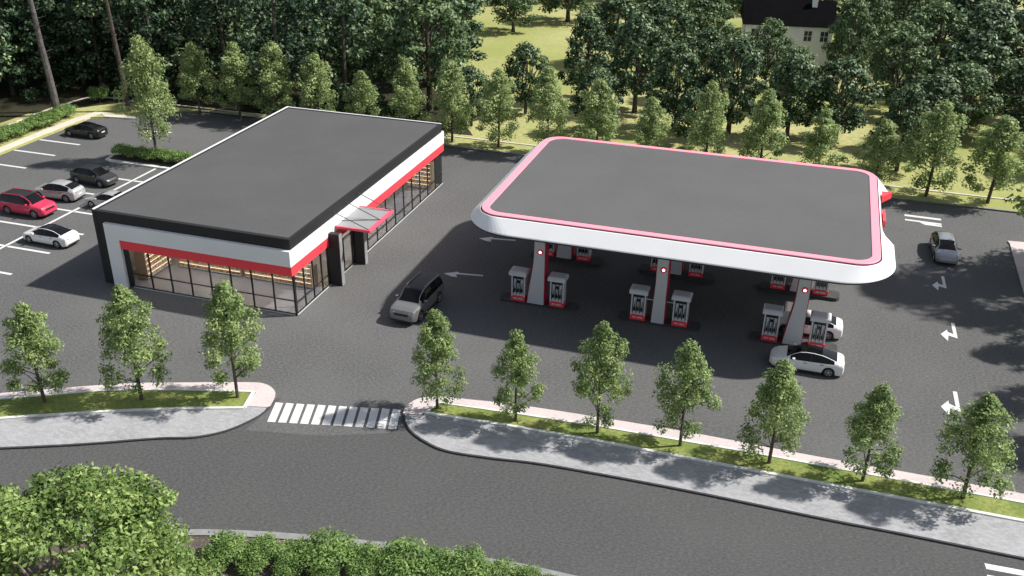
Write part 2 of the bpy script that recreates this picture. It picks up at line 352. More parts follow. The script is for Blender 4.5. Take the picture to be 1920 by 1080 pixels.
struct(b.build('arrow_marking', M['paint']), 'lower white arrow strokes painted near the rear kerb')

# car-park island
IS = [(-67.9,77.3),(-67.6,75.9),(-66.7,75.6),(-58,75.6),(-57.6,78.6),(-66.9,78.4)]
tag(MB().prism(IS, 0, .16).build('planter_kerb', M['kerb']), 'white kerbed island at the head of the parking bays', 'kerb')
struct(MB().prism([(-67.5,77.2),(-67.2,76.1),(-58.1,75.95),(-57.8,78.3),(-66.8,78.1)], .02, .175).build('planter_soil', M['soil']), 'dark soil in the car park island')

# ------------------------------------------------------------ store
X0, X1, Y0, Y1 = -49.15, -32.74, 52.81, 81.3
st = empty('store_building', ((X0+X1)/2, (Y0+Y1)/2, 0), 0, 'low modern convenience store with grey flat roof, white fascia, red band and glass front', 'store')
def S(b, name, mt, parent=st, smooth=False):
    o = b.build(name, mt, parent, smooth)
    if parent is st: o.location = -Vector(st.location)
    return o
S(MB().box(X0+.3, X1-.3, Y0+.35, Y1-.3, 5.3, 5.93), 'roof', M['roof'])
# black parapet ring
b = MB(); b.box(X0, X0+.3, Y0, Y1, 0, 5.97); b.box(X0+.3, X1-.06, Y0+.02, Y0+.35, 4.95, 5.95); b.box(X1-.3, X1-.06, Y0+.35, Y1-.3, 4.95, 5.95); b.box(X0+.3, X1-.06, Y1-.3, Y1, 4.9, 5.95)
b.box(X0+.3, -48.15, Y0+.02, Y0+.6, 0, 4.95)
S(b, 'parapet', M['black'])
b = MB(); b.box(X0-.03, X0+.12, Y0+.1, Y1+.03, 5.975, 6.02); b.box(X0+.12, X1-.06, Y1-.12, Y1+.03, 5.955, 6.0)
S(b, 'coping', M['white'])
# white fascia: proud frame wrapping the front and the right side
FY = Y0-.28; FX = X1+.02
b = MB()
b.prism([(-48.1,FY),(FX,FY),(FX,Y1+.35),(FX-.28,Y1+.35),(FX-.28,FY+.3),(-48.1,FY+.3)], 3.97, 5.16)
b.box(-48.1, -46.95, FY+.002, FY+.5, 0, 3.97)
S(b, 'fascia', M['white'])
b = MB()
b.prism([(-46.95,FY+.06),(FX-.005,FY+.06),(FX-.005,Y1+.25),(FX-.25,Y1+.25),(FX-.25,FY+.32),(-46.95,FY+.32)], 3.24, 3.965)
S(b, 'red_band', M['red'])
# rear and left walls, ceiling slab, floor
b = MB(); b.box(X0+.3, X1-.1, Y1-.3, Y1-.05, 0, 4.9)
S(b, 'rear_wall', M['black'])
b = MB(); b.box(X0+.3, X0+.4, Y0+.6, Y1-.3, 0, 4.2); b.box(X0+.4, X1-8.5, Y1-.42, Y1-.3, 0, 4.2); b.box(-48.15, -47.3, Y0+.6, Y0+.75, 0, 4.0)
S(b, 'inner_wall', M['shopwall'])
S(MB().box(X0+.4, X1-.3, Y0+.4, Y1-.42, 4.3, 4.45), 'ceiling', M['shopwall'])
S(MB().box(X0+.4, X1-.14, Y0+.12, Y1-.42, .0, .06), 'floor', M['floor'])
S(MB().box(-46.9, X1-.04, Y0-.02, Y0+.1, 0, .10), 'sill', M['counter'])
S(MB().box(X1-.12, X1-.02, Y0+.1, Y1-.02, 0, .10), 'sill', M['counter'])
# corner post + glazing: front, eight bays
def bay(p0, p1, z0, z1, zt):
    """window bay from p0 to p1 (plan points)"""
    p0 = Vector(p0); p1 = Vector(p1); d = (p1-p0).normalized(); nn = Vector((d.y, -d.x))*.045
    b = MB()
    def bar(a, c, za, zb): b.prism([tuple(a-nn), tuple(c-nn), tuple(c+nn), tuple(a+nn)], za, zb)
    bar(p0, p0+d*.09, z0, z1); bar(p0+d*.09, p1, z0, z0+.07); bar(p0+d*.09, p1, zt, zt+.07)
    f = S(b, 'window', M['frame'])
    n2 = nn*.2; b = MB(); b.prism([tuple(p0+d*.09-n2), tuple(p1-n2), tuple(p1+n2), tuple(p0+d*.09+n2)], z0+.07, zt)
    b.prism([tuple(p0+d*.09-n2), tuple(p1-n2), tuple(p1+n2), tuple(p0+d*.09+n2)], zt+.07, z1)
    b.build('pane', M['glass'], f)
yy = Y0+.02; xs = [-46.6+(X1-.06+46.6)*k/8 for k in range(9)]
for k in range(8): bay((xs[k], yy), (xs[k+1], yy), .1, 3.3, 1.15)
S(MB().box(X1-.13, X1-.0, Y0-.04, Y0+.09, 0, 3.3), 'corner_post', M['frame'])
S(MB().box(-46.95, -46.6, Y0-.02, Y0+.08, 0, 3.3), 'corner_post', M['frame'])
xx = X1-.06; L1 = 58.1
for k in range(4): bay((xx, Y0+.1+(L1-Y0-.1)*k/4), (xx, Y0+.1+(L1-Y0-.1)*(k+1)/4), .1, 3.3, .95)
for k in range(10): bay((xx, 62.75+(Y1-.1-62.75)*k/10), (xx, 62.75+(Y1-.1-62.75)*(k+1)/10), .1, 3.3, .95)
# entrance: two fins, doors, awning with stays
for y0 in (58.12, 62.15):
    S(MB().box(X1-.3, -31.88, y0, y0+.42, 0, 4.25), 'entrance_fin', M['black'])
    S(MB().box(-31.88, -31.83, y0-.005, y0+.425, 0, 4.25), 'lit_fin_edge', M['kerbgrey'])  # grey sheet paints the sunlit side of the black fin
for y0 in (58.6, 60.4):
    b = MB(); b.box(xx-.04, xx+.04, y0, y0+.09, .06, 2.9); b.box(xx-.04, xx+.04, y0+1.65, y0+1.74, .06, 2.9); b.box(xx-.04, xx+.04, y0+.09, y0+1.65, .06, .2); b.box(xx-.04, xx+.04, y0+.09, y0+1.65, 2.8, 2.9)
    d = S(b, 'door', M['frame']); MB().box(xx-.008, xx+.008, y0+.09, y0+1.65, .2, 2.8).build('pane', M['glass'], d)
    MB().tube((xx+.09, y0+1.5, .9), (xx+.09, y0+1.5, 1.6), .02).build('handle', M['rod'], d)
AW = (X1+.02, -29.8, 59.2, 63.55)
b = MB(); z0, z1 = 4.26, 4.44
b.box(AW[0], AW[1], AW[2], AW[2]+.16, z0, z1); b.box(AW[0], AW[1], AW[3]-.16, AW[3], z0, z1); b.box(AW[1]-.3, AW[1]-.003, AW[2]+.16, AW[3]-.16, z0, z1-.003)
aw = S(b, 'awning', M['awningred']); MB().box(AW[0], AW[1]-.3, AW[2]+.16, AW[3]-.16, 4.31, 4.4).build('awning_panel', M['awning'], aw)
for ya, yb in ((59.2,59.35),(61.35,61.4),(63.4,63.4)):
    S(MB().tube((X1-.15, ya, 5.62), (-29.95, yb, 4.44), .032, n=6), 'stay_rod', M['rod'])
S(MB().tube((X1+.05, 60.3, 4.46), (-30.1, 61.4, 4.46), .03, n=6), 'stay_rod', M['rod'])
# lights inside
for (a, c, d, e) in ((-46.5, -33.6, 58.0, 58.25), (-46.5, -33.6, 60.4, 60.6)):
    S(MB().box(a, c, d, e, 3.95, 4.02), 'interior_light', M['warm'])
S(MB().box(-37.6, -37.35, 62, 80, 3.95, 4.02), 'interior_light', M['warm'])
for q in (54.2, 56.0): S(MB().box(-46.5, -33.8, q, q+.35, 3.97, 4.04), 'interior_light', M['fillpanel'])  # neutral panels, here and along the side, are added fill to brighten the floor
S(MB().box(-34.9, -34.55, 59, 80, 3.97, 4.04), 'interior_light', M['fillpanel'])
S(MB().box(-47.9, -47.7, 54.5, 57.8, 3.6, 3.7), 'interior_light', M['warm'])

# shop fittings (things of their own)
def shelf(x, y, L, rz, h, lab, mt='goods', levels=4, group='display shelves inside the store'):
    t = empty('display_shelf', (x, y, .06), rz, lab, 'shelf', group)
    b = MB(); b.box(-L/2, L/2, -.03, .03, 0, h); b.box(-L/2, -L/2+.06, -.5, .5, 0, h); b.box(L/2-.06, L/2, -.5, .5, 0, h)
    b.build('shelf_frame', M['wood'], t)
    rnd = random.Random(int(x*31+y*7))
    for k in range(levels):
        z = .1+k*(h-.1)/levels
        MB().box(-L/2+.06, L/2-.06, -.48, .48, z, z+.05).build('shelf', M['counter'], t)
        b = MB(); xq = -L/2+.12
        while xq < L/2-.4:
            wq = rnd.uniform(.12, .3); hq = rnd.uniform(.4, .75)*(h-.1)/levels
            b.box(xq, xq+wq, -.44, .0, z+.05, z+.05+hq); b.box(xq, xq+wq, -.0, .44, z+.05, z+.05+hq*.9); xq += wq+rnd.uniform(.03, .12)
        MB().box(-L/2+.08, L/2-.08, -.50, -.481, z+(h-.1)/levels-.06, z+(h-.1)/levels-.02).build('added_glow_strip', M['glowstrip'], t)  # glowing strip added to give the shelves a golden band
        b.build('goods', M[rnd.choice(['goods', 'goods2', mt])], t)
shelf(-42.6, 57.3, 5.6, 0, 1.75, 'long warm lit shelf seen through the left half of the front glass')
shelf(-36.6, 57.3, 5.8, 0, 1.75, 'long warm lit shelf seen through the right half of the front glass', 'goods2')
shelf(-46.75, 55.6, 3.0, math.pi/2, 2.6, 'tall shelf of golden goods against the wall at the left end of the front glass', 'goods', 6)
shelf(-37.2, 66.4, 6.0, math.pi/2, 1.8, 'shelf of orange goods behind the side glass nearest the entrance', 'goods')
shelf(-37.2, 73.6, 6.0, math.pi/2, 2.0, 'shelf of orange goods in the middle of the side glass', 'goods')
shelf(-34.4, 79.6, 2.6, 0, 2.6, 'pale wire shelf at the far end of the side glass', 'goods2', 6)
# ------------------------------------------------------------ fuel canopy
def rrect(x0, x1, y0, y1, r, nc=10, ns=14):
    pts = []
    for (cx, cy, a0), (ex, ey) in (((x1-r, y0+r, -90), (x1, y1-r)), ((x1-r, y1-r, 0), (x0+r, y1)), ((x0+r, y1-r, 90), (x0, y0+r)), ((x0+r, y0+r, 180), (x1-r, y0))):
        for k in range(nc+1):
            a = math.radians(a0+90*k/nc); pts.append((cx+r*math.cos(a), cy+r*math.sin(a)))
        sx, sy = pts[-1]
        for k in range(1, ns): pts.append((sx+(ex-sx)*k/ns, sy+(ey-sy)*k/ns))
    return pts
def loft(rings, cap0=False, cap1=False):
    b = MB(); n = len(rings[0])
    for r in rings: b.v += r
    for j in range(len(rings)-1):
        for i in range(n):
            k = (i+1) % n; b.f.append((j*n+i, j*n+k, (j+1)*n+k, (j+1)*n+i))
    if cap0: b.f.append(tuple(range(n))[::-1])
    if cap1: b.f.append(tuple(range((len(rings)-1)*n, len(rings)*n)))
    return b
cn = empty('fuel_canopy', (-7.7, 67.2, 0), 0, 'huge flat roofed fuel canopy with white rounded edge and pink red trim', 'canopy')
def Cn(b, name, mt, parent=cn, smooth=False):
    o = b.build(name, mt, parent, smooth)
    if parent is cn: o.location = -Vector(cn.location)
    return o
CX0, CX1, CY0, CY1 = -22.15, 6.85, 57.05, 77.7
def ring(ins, z, r):
    p = rrect(CX0+ins, CX1-ins, CY0+ins, CY1-ins, r, 16, 24); out = []
    for x, y in p:
        if x > 5 and ins < .9:
            t = 0
            if 64.2 < y < 73.6: t = min(1, (y-64.2)/.9, (73.6-y)/.02)
            x = x*(1-t)+min(x, 6.15)*t
        out.append((x, y, z))
    return out
prof = [(.03, 6.56, 3.77), (0, 6.6, 3.8), (.03, 6.66, 3.77), (.93, 7.45, 1.85), (1.0, 7.47, 1.7)]
Cn(loft([ring(i, z, r) for i, z, r in prof]), 'white_fascia', M['canopywhite'])
Cn(loft([ring(1.0, 7.47, 1.7), ring(1.0, 7.36, 1.7), ring(1.09, 7.36, 1.62), ring(1.09, 7.49, 1.62)]), 'shadow_gap', M['kerbdark'])
Cn(loft([ring(1.09, 7.36, 1.62), ring(1.09, 7.56, 1.62), ring(1.12, 7.58, 1.6), ring(1.62, 7.58, 1.15), ring(1.66, 7.50, 1.12)]), 'pink_trim', M['pinkred'])
Cn(loft([ring(1.64, 7.3, 1.12), ring(1.64, 7.53, 1.12)], cap1=True), 'roof', M['croof'])
Cn(loft([ring(.03, 6.559, 3.77), ring(.12, 6.42, 3.7), ring(.5, 6.36, 3.3)], cap1=False), 'soffit_edge', M['kerbdark'])
o = Cn(loft([ring(.5, 6.36, 3.3), ring(.5, 6.6, 3.3)], cap0=True), 'soffit', M['soffit'])
# sign on the right side, in the recess
for b in (MB().prism([(6.2,72.3),(6.95,73.55),(6.2,73.55)], 6.55, 7.05), MB().box(6.16, 6.34, 67.4, 69.6, 6.55, 7.05)): Cn(b, 'side_sign', M['red'])
# columns
def column(x, y, flare, left=True):
    h = 6.4; f = flare; w0 = .37
    prof = [(0, f), (.8, f*.82), (1.6, f*.62), (2.4, f*.38), (3.2, f*.17), (4.0, .04), (h, 0)]
    b = MB(); d0, d1 = 0, 1.0
    L = [(x-w0-q, z) for z, q in prof]; R = [(x+w0, z) for z, q in prof]
    n = len(prof); vs = [(a, y+d0, z) for a, z in L]+[(a, y+d0, z) for a, z in R]+[(a, y+d1, z) for a, z in L]+[(a, y+d1, z) for a, z in R]
    fs = []
    for i in range(n-1):
        fs += [(i, n+i, n+i+1, i+1), (2*n+i+1, 3*n+i+1, 3*n+i, 2*n+i), (i, i+1, 2*n+i+1, 2*n+i), (n+i+1, n+i, 3*n+i, 3*n+i+1)]
    fs += [(0, 2*n, 3*n, n), (n-1, 2*n-1, 4*n-1, 3*n-1)]
    b.add(vs, fs); c = Cn(b, 'column', M['columngrey'])
    b = MB(); b.box(x+w0+.003, x+w0+.05, y+.08, y+.95, .1, h)
    b.build('red_panel', M['columnred'], c)
    b = MB()
    vs = [(a-.04, y+.08, z) for a, z in L]+[(a-.04, y+.95, z) for a, z in L]+[(a-.004, y+.08, z) for a, z in L]+[(a-.004, y+.95, z) for a, z in L]
    fs = []
    for i in range(n-1): fs += [(i, i+1, n+i+1, n+i), (2*n+i, 2*n+i+1, i+1, i), (n+i, n+i+1, 3*n+i+1, 3*n+i)]
    b.add(vs, fs); b.build('red_panel', M['columnred'], c)
    zE = 4.35
    if y < 64:
        b = MB(); b.tube((x+.06, y-.07, zE), (x+.06, y-.002, zE), .21, n=20); b.build('emblem', M['red'], c)
        b = MB()
        for k in range(5):
            a = math.radians(90+72*k); a2 = a+math.radians(36)
            b.add([(x+.06, y-.085, zE), (x+.06+.12*math.cos(a), y-.085, zE+.12*math.sin(a)), (x+.06+.065*math.cos(a2), y-.085, zE+.065*math.sin(a2))], [(0, 1, 2)])
            a3 = a-math.radians(36)
            b.add([(x+.06, y-.085, zE), (x+.06+.065*math.cos(a3), y-.085, zE+.065*math.sin(a3)), (x+.06+.12*math.cos(a), y-.085, zE+.12*math.sin(a))], [(0, 1, 2)])
        b.build('emblem_light', M['emblem'], c)
    return c
for y in (60.0, 68.0):
    column(-16.85, y, .52); column(-7.97, y, .16); column(1.48, y, .50)

# pump islands and pumps
for y, labs in ((60.0, ('left', 'middle', 'right')), (68.0, ('left', 'middle', 'right'))):
    for x, lb in zip((-16.95, -8.0, 1.3), labs):
        p = [(x-2.9, y+.1), (x-2.75, y-.15), (x+2.75, y-.15), (x+2.95, y+.1), (x+2.95, y+.9), (x+2.75, y+1.15), (x-2.75, y+1.15), (x-2.9, y+.9)]
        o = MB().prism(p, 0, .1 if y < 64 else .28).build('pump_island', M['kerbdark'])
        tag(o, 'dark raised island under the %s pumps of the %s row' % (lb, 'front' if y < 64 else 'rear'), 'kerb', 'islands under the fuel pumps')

def make_pump():
    t = empty('fuel_pump', (0, 0, 0))
    H = 2.5
    b = MB(); b.box(-.52, -.42, 0, .7, .38, H-.3); b.box(.42, .52, 0, .7, .38, H-.3); b.box(-.42, .42, .12, .7, .38, H-.3)
    for x in (-.26, 0, .26): b.box(x-.075, x+.075, .06, .12, .4, 1.5)
    b.build('pump_body', M['pumpwhite'], t)
    b = MB(); b.prism([(-.66, -.22), (.66, -.22), (.66, .85), (-.66, .85)], H-.3, H-.04)
    b.add([(-.66,-.22,H-.04),(.66,-.22,H-.04),(.66,.85,H-.04),(-.66,.85,H-.04),(-.56,-.1,H+.05),(.56,-.1,H+.05),(.56,.75,H+.05),(-.56,.75,H+.05)], [(0,1,5,4),(1,2,6,5),(2,3,7,6),(3,0,4,7),(4,5,6,7)])
    b.build('pump_cap', M['pumpwhite'], t)
    MB().box(-.40, .40, .03, .12, 1.86, 2.12).build('display', M['pumpdark'], t)
    b = MB()
    for x in (-.39, -.13, .13, .39): b.box(x-.022, x+.022, .05, .12, .55, 1.8)
    b.build('hose_channel', M['pumpdark'], t)
    for x in (-.26, 0, .26):
        b = MB(); b.box(x-.06, x+.06, -.05, .06, .75, 1.02); b.tube((x, -.03, 1.0), (x+.03, -.07, 1.28), .028, n=6); b.tube((x+.03, -.07, 1.28), (x+.05, .05, 1.5), .02, n=6)
        b.build('nozzle', M['pumpdark'], t)
    b = MB(); b.box(-.1, .1, .02, .07, 1.5, 1.72); b.build('keypad', M['pumpdark'], t)
    bp = MB().box(-.54, .54, -.03, .72, 0, .38).build('base_panel', M['red'], t)
    b = MB(); x = -.34
    for wd in (.11, .05, .11, 0, .1, .12, .05, .1):
        if wd: b.box(x, x+wd-.015, -.04, -.031, .16, .27)
        x += wd if wd else .08
    b.build('lettering', M['pumpwhite'], bp)
    return t
def children(o): return [c for c in bpy.data.objects if c.parent is o]
def copy_tree(o, parent=None):
    c = o.copy(); COL.objects.link(c)
    if parent is not None: c.parent = parent
    for ch in children(o): copy_tree(ch, c)
    return c
proto = make_pump(); first = True
PW = {-18.45: 'left of the left column', -15.5: 'right of the left column', -9.5: 'left of the middle column', -6.5: 'right of the middle column', -.28: 'left of the right column', 2.85: 'right of the right column'}
for y in (60.0, 68.0):
    for x, wl in PW.items():
        o = proto if first else copy_tree(proto); first = False
        o.location = (x, y+.06, .1 if y < 64 else .28); o.scale = (1, 1, .96)
        tag(o, 'grey white fuel pump with red base in the %s row, %s' % ('front' if y < 64 else 'rear', wl), 'fuel pump', 'fuel pumps under the canopy')
for y, z in ((60.0, 1.75), (68, 1.9)):
    Cn(MB().tube((-9.0, y+.3, z), (-7.0, y+.3, z), .035, n=6), 'cross_bar', M['pumpwhite'])
# ------------------------------------------------------------ cars
def interp(tab, x):
    return float(np.interp(x, [a for a, b in tab], [b for a, b in tab]))
KIND = dict(
 sedan=dict(top=[(-2.35,.72),(-2.32,.92),(-2.2,1.04),(-1.95,1.10),(-1.5,1.22),(-.9,1.38),(-.35,1.445),(.1,1.44),(.45,1.38),(.85,1.2),(1.25,1.0),(1.45,.95),(1.9,.86),(2.15,.76),(2.3,.62),(2.35,.48)],
            belt=[(-2.35,.68),(-2.25,.90),(-1.9,.98),(-1.2,.97),(0,.93),(1.,.90),(1.4,.88),(1.9,.79),(2.15,.69),(2.3,.56),(2.35,.44)],
            w=[(-2.35,.66),(-2.28,.80),(-2.0,.89),(-1.4,.93),(0,.925),(1.4,.925),(1.9,.87),(2.15,.78),(2.3,.62),(2.35,.5)], axle=(-1.42,1.46), r=.345, roofw=.57, ws=(.40,1.3), rw=(-1.85,-.75), side=(-1.7,1.05), low=.2),
 hatch=dict(top=[(-2.35,.75),(-2.32,1.0),(-2.2,1.16),(-1.95,1.28),(-1.5,1.46),(-.9,1.59),(-.3,1.62),(.15,1.60),(.5,1.52),(.95,1.28),(1.35,1.07),(1.5,1.03),(1.95,.93),(2.2,.8),(2.33,.65),(2.37,.5)],
            belt=[(-2.35,.72),(-2.25,.98),(-1.9,1.06),(-1.2,1.05),(0,1.0),(1.,.98),(1.4,.96),(1.9,.86),(2.2,.72),(2.33,.58),(2.37,.45)],
            w=[(-2.35,.68),(-2.28,.82),(-2.0,.90),(-1.4,.95),(0,.94),(1.4,.94),(1.9,.89),(2.2,.78),(2.33,.62),(2.37,.5)], axle=(-1.42,1.47), r=.36, roofw=.60, ws=(.42,1.38), rw=(-2.05,-1.3), side=(-1.75,1.15), low=.22),
 suv=dict(top=[(-2.5,.8),(-2.47,1.1),(-2.38,1.42),(-2.2,1.72),(-2.0,1.80),(-1.2,1.86),(-.3,1.87),(.35,1.84),(.62,1.76),(1.0,1.5),(1.3,1.26),(1.42,1.2),(2.0,1.14),(2.3,1.05),(2.44,.85),(2.48,.6)],
            belt=[(-2.5,.78),(-2.45,1.05),(-2.3,1.18),(-1.2,1.18),(0,1.16),(1.,1.14),(1.4,1.12),(2.0,1.07),(2.3,.98),(2.44,.8),(2.48,.56)],
            w=[(-2.5,.82),(-2.42,.92),(-2.1,.98),(-1.4,1.0),(0,1.0),(1.5,1.0),(2.0,.97),(2.3,.9),(2.44,.8),(2.48,.7)], axle=(-1.45,1.47), r=.40, roofw=.70, ws=(.48,1.34), rw=(-2.46,-2.12), side=(-2.2,1.1), low=.27))
def make_car(kind, paint, loc, yaw, label, roof=None, group=None, cat='car', scale=1):
    K = KIND[kind]; t = empty('parked_car', (*loc, .012), yaw, label, cat, group); t.scale = (scale, scale, scale)
    x0, x1 = K['top'][0][0], K['top'][-1][0]
    xs = sorted(set([round(v, 3) for v in np.linspace(x0, x1, 66)]+[round(a, 3) for a, b in K['top']]+[round(v, 3) for v in K['ws']+K['rw']+K['side']]))
    R = K['r']+.06; zc = K['r']
    rings = []
    for x in xs:
        zt = interp(K['top'], x); zb = min(interp(K['belt'], x), zt-.03); w = interp(K['w'], x)
        low = K['low']+max(0, (abs(x)-2.1))*.35
        zs = low
        for ax in K['axle']:
            if abs(x-ax) < R: zs = max(zs, zc+math.sqrt(R*R-(x-ax)**2))
        zs = min(zs, zb-.12)
        k = min(1, max(0, (zt-zb-.05)/.28)); wr = (w*.86)*(1-k)+K['roofw']*k
        crown = .02+.025*k; zr = zt-crown
        fl = max(0, 1-abs(zs-low)/.1)
        pts = [(w*(.93+.05*(1-fl)), zs), (w*.985, zs+(zb-zs)*.22), (w, zs+(zb-zs)*.5), (w*.99, zs+(zb-zs)*.82), (w*.955, zb),
               (w*.955*(.55)+wr*.45+.012*k, zb+(zr-zb)*.5), (wr, zr), (wr*.93, zr+crown*.5), (wr*.5, zt-crown*.12), (0, zt)]
        rings.append(pts)
    n = len(rings[0])
    def vid(i, j, s): return (i*n+j) if (s > 0 or j == n-1) else (len(xs)*n+i*(n-1)+j)
    V = [(xs[i], rings[i][j][0], rings[i][j][1]) for i in range(len(xs)) for j in range(n)]+[(xs[i], -rings[i][j][0], rings[i][j][1]) for i in range(len(xs)) for j in range(n-1)]
    grp = {}
    for i in range(len(xs)-1):
        xm = (xs[i]+xs[i+1])/2
        for j in range(n-1):
            zt = interp(K['top'], xm)
            if j in (4, 5):
                tall = zt-interp(K['belt'], xm) > .12
                g = 'side_window' if (K['side'][0] < xm < K['side'][1] and tall) else 'body'
                if kind == 'suv' and j == 5 and False: g = 'body'
            elif j == 6: g = 'body'
            elif j >= 7:
                g = 'windshield' if K['ws'][0] < xm < K['ws'][1] else 'rear_window' if K['rw'][0] < xm < K['rw'][1] else 'roof_panel' if (roof and K['rw'][1] <= xm <= K['ws'][0]) else 'body'
            else: g = 'body'
            for s in (1, -1):
                q = (vid(i, j, s), vid(i+1, j, s), vid(i+1, j+1, s), vid(i, j+1, s))
                grp.setdefault(g, []).append(q if s > 0 else q[::-1])
    for i in (0, len(xs)-1):
        q = [vid(i, j, 1) for j in range(n)]+[vid(i, j, -1) for j in range(n-2, -1, -1)]
        grp['body'].append(tuple(q) if i == 0 else tuple(q[::-1]))
    body = None
    for g, mt in (('body', paint), ('windshield', M['carglass']), ('rear_window', M['carglass']), ('side_window', M['carglass']), ('roof_panel', roof)):
        if g not in grp: continue
        sets = [grp[g]]
        if g == 'side_window':
            sets = [[q for q in grp[g] if V[q[0]][1]+V[q[2]][1] > 0], [q for q in grp[g] if V[q[0]][1]+V[q[2]][1] < 0]]
        for fs in sets:
            used = sorted({v for q in fs for v in q}); mp = {v: k for k, v in enumerate(used)}
            b = MB(); b.v = [V[v] for v in used]; b.f = [tuple(mp[v] for v in q) for q in fs]
            if g != 'body': b.v = [(x, y*(1.002), z+.001) for x, y, z in b.v]
            o = b.build(g, mt, t, True)
            if g == 'body': body = o
    # door pillars on the side glass
    wl = interp(K['w'], 0)
    for s in (1, -1):
        for xp in ((-.25,), (-.28, -1.35))[kind == 'suv']:
            zb = interp(K['belt'], xp); zt = interp(K['top'], xp)-.05
            MB().tube((xp, s*wl*.955, zb-.01), (xp+.03, s*(K['roofw']+.012), zt), .03, n=5).build('pillar', M['cardark'], t)
        # mirror and door handles
        xm = K['ws'][1]-.45; zb = interp(K['belt'], xm)
        b = MB(); b.box(xm-.1, xm+.08, min(s*(wl-.06), s*(wl+.17)), max(s*(wl-.06), s*(wl+.17)), zb+.02, zb+.17); bevel(b.build('mirror', paint, t), .03)
        for xh in (-.95, .1):
            zh = interp(K['belt'], xh)-.13; b = MB(); b.box(xh-.1, xh+.1, min(s*(wl-.02), s*(wl+.015)), max(s*(wl-.02), s*(wl+.015)), zh, zh+.03); b.build('handle', M['cardark'] if paint is not M['pblack'] else M['rim'], t)
        b = MB(); z = K['low']; b.box(-1.0, 1.05, min(s*(wl-.1), s*(wl-.01)), max(s*(wl-.1), s*(wl-.01)), z-.03, z+.07); b.build('sill', M['cardark'], t)
        # lamps
        xf = x1-.2; zf = interp(K['belt'], xf)-.07; wf = interp(K['w'], xf)
        b = MB(); b.add([(xf+.12, s*wf*.62, zf+.02), (xf-.12, s*(wf*1.0+.01), zf+.06), (xf-.12, s*(wf*1.0+.01), zf-.07), (xf+.13, s*wf*.62, zf-.07),
                         (xf-.1, s*wf*.55, zf+.05), (xf-.3, s*wf*.9, zf+.1), (xf-.3, s*wf*.9, zf-.1), (xf-.1, s*wf*.55, zf-.1)],
                        [(0,1,2,3),(4,5,1,0),(3,2,6,7),(1,5,6,2),(0,3,7,4),(4,7,6,5)])
        b.build('headlight', M['lamp'], t)
        xr = x0+.1; zr = interp(K['belt'], xr)-.1; wr_ = interp(K['w'], xr)
        b = MB(); b.add([(xr-.12, s*wr_*.62, zr+.06), (xr+.1, s*(wr_+.015), zr+.08), (xr+.1, s*(wr_+.015), zr-.04), (xr-.12, s*wr_*.62, zr-.02),
                         (xr+.1, s*wr_*.55, zr+.05), (xr+.32, s*wr_*.95, zr+.08), (xr+.32, s*wr_*.95, zr-.05), (xr+.1, s*wr_*.55, zr-.05)],
                        [(0,1,2,3),(4,5,1,0),(3,2,6,7),(1,5,6,2),(0,3,7,4),(4,7,6,5)])
        b.build('tail_light', M['tail'], t)
        # wheels
        for ax in K['axle']:
            r = K['r']; yo = s*(interp(K['w'], ax)-.02); yi = yo-s*.24
            b = MB(); N = 24; prof = [(yi, r-.03), (yi+s*.03, r), (yo-s*.03, r), (yo, r-.025), (yo, r*.68), (yo-s*.05, r*.66)]
            vs = [(ax+q*math.cos(2*math.pi*k/N), y, r+q*math.sin(2*math.pi*k/N)) for y, q in prof for k in range(N)]
            fs = [(p*N+k, p*N+(k+1) % N, (p+1)*N+(k+1) % N, (p+1)*N+k) for p in range(len(prof)-1) for k in range(N)]
            fs.append(tuple(range(N)))
            b.add(vs, fs); wh = b.build('wheel', M['tyre'], t, True)
            b = MB()
            vs = [(ax+q*math.cos(2*math.pi*k/N), y, r+q*math.sin(2*math.pi*k/N)) for y, q in ((yo-s*.04, r*.67), (yo-s*.005, r*.67), (yo-s*.005, r*.6), (yo-s*.04, r*.58)) for k in range(N)]
            b.add(vs, [(p*N+k, p*N+(k+1) % N, (p+1)*N+(k+1) % N, (p+1)*N+k) for p in range(3) for k in range(N)])
            for k in range(5):
                a = 2*math.pi*k/5+.3; ca, sa = math.cos(a), math.sin(a); yy = yo-s*.015
                b.add([(ax-.045*sa, yy, r+.045*ca), (ax+.045*sa, yy, r-.045*ca), (ax+ca*r*.62+.03*sa, yy, r+sa*r*.62-.03*ca), (ax+ca*r*.62-.03*sa, yy, r+sa*r*.62+.03*ca)], [(0, 1, 2, 3)])
            b.tube((ax, yo-s*.05, r), (ax, yo-s*.008, r), .07, n=10)
            b.build('rim', M['rim'], wh)
    # underbody, grille, plate, bumper
    b = MB(); b.box(x0+.2, x1-.25, -wl*.72, wl*.72, .18, .62); b.build('underbody', M['cardark'], t)
    xg = x1-.02; zg = K['low']+.12
    b = MB(); b.box(xg-.12, xg+.012, -.42, .42, zg, zg+.09)
    if kind == 'suv': b.box(xg-.1, xg+.02, -.5, .5, .72, .88); b.box(xg-.12, xg+.03, -.75, .75, .32, .42)
    b.build('grille', M['cardark'], t)
    MB().box(x0-.012, x0+.1, -.25, .25, .62, .74).build('license_plate', M['plate'], t)
    b = MB(); b.box(x0-.02, x0+.2, -.62, .62, K['low']+.02, K['low']+.16); b.build('bumper', M['cardark'], t)
    if kind == 'suv':
        for s in (1, -1):
            MB().tube((-2.05, s*.64, 1.85), (.2, s*.64, 1.9), .035, n=6).build('roof_rail', paint, t)
    return t
PI = math.pi; GP = 'cars parked in the bays left of the store'
make_car('sedan', M['pblack'], (-74.9, 81.95), PI, 'glossy black sedan parked alone beside the beige kerb', roof=M['carglass'], group=GP)
make_car('hatch', M['pdark'], (-64.25, 70.3), -.10, 'dark grey hatchback with its nose to the bay line, behind the silver one', group=GP, roof=M['cardark'])
make_car('hatch', M['psilver'], (-64.75, 66.0), PI+.05, 'silver hatchback parked between the red car and the dark grey one', group=GP)
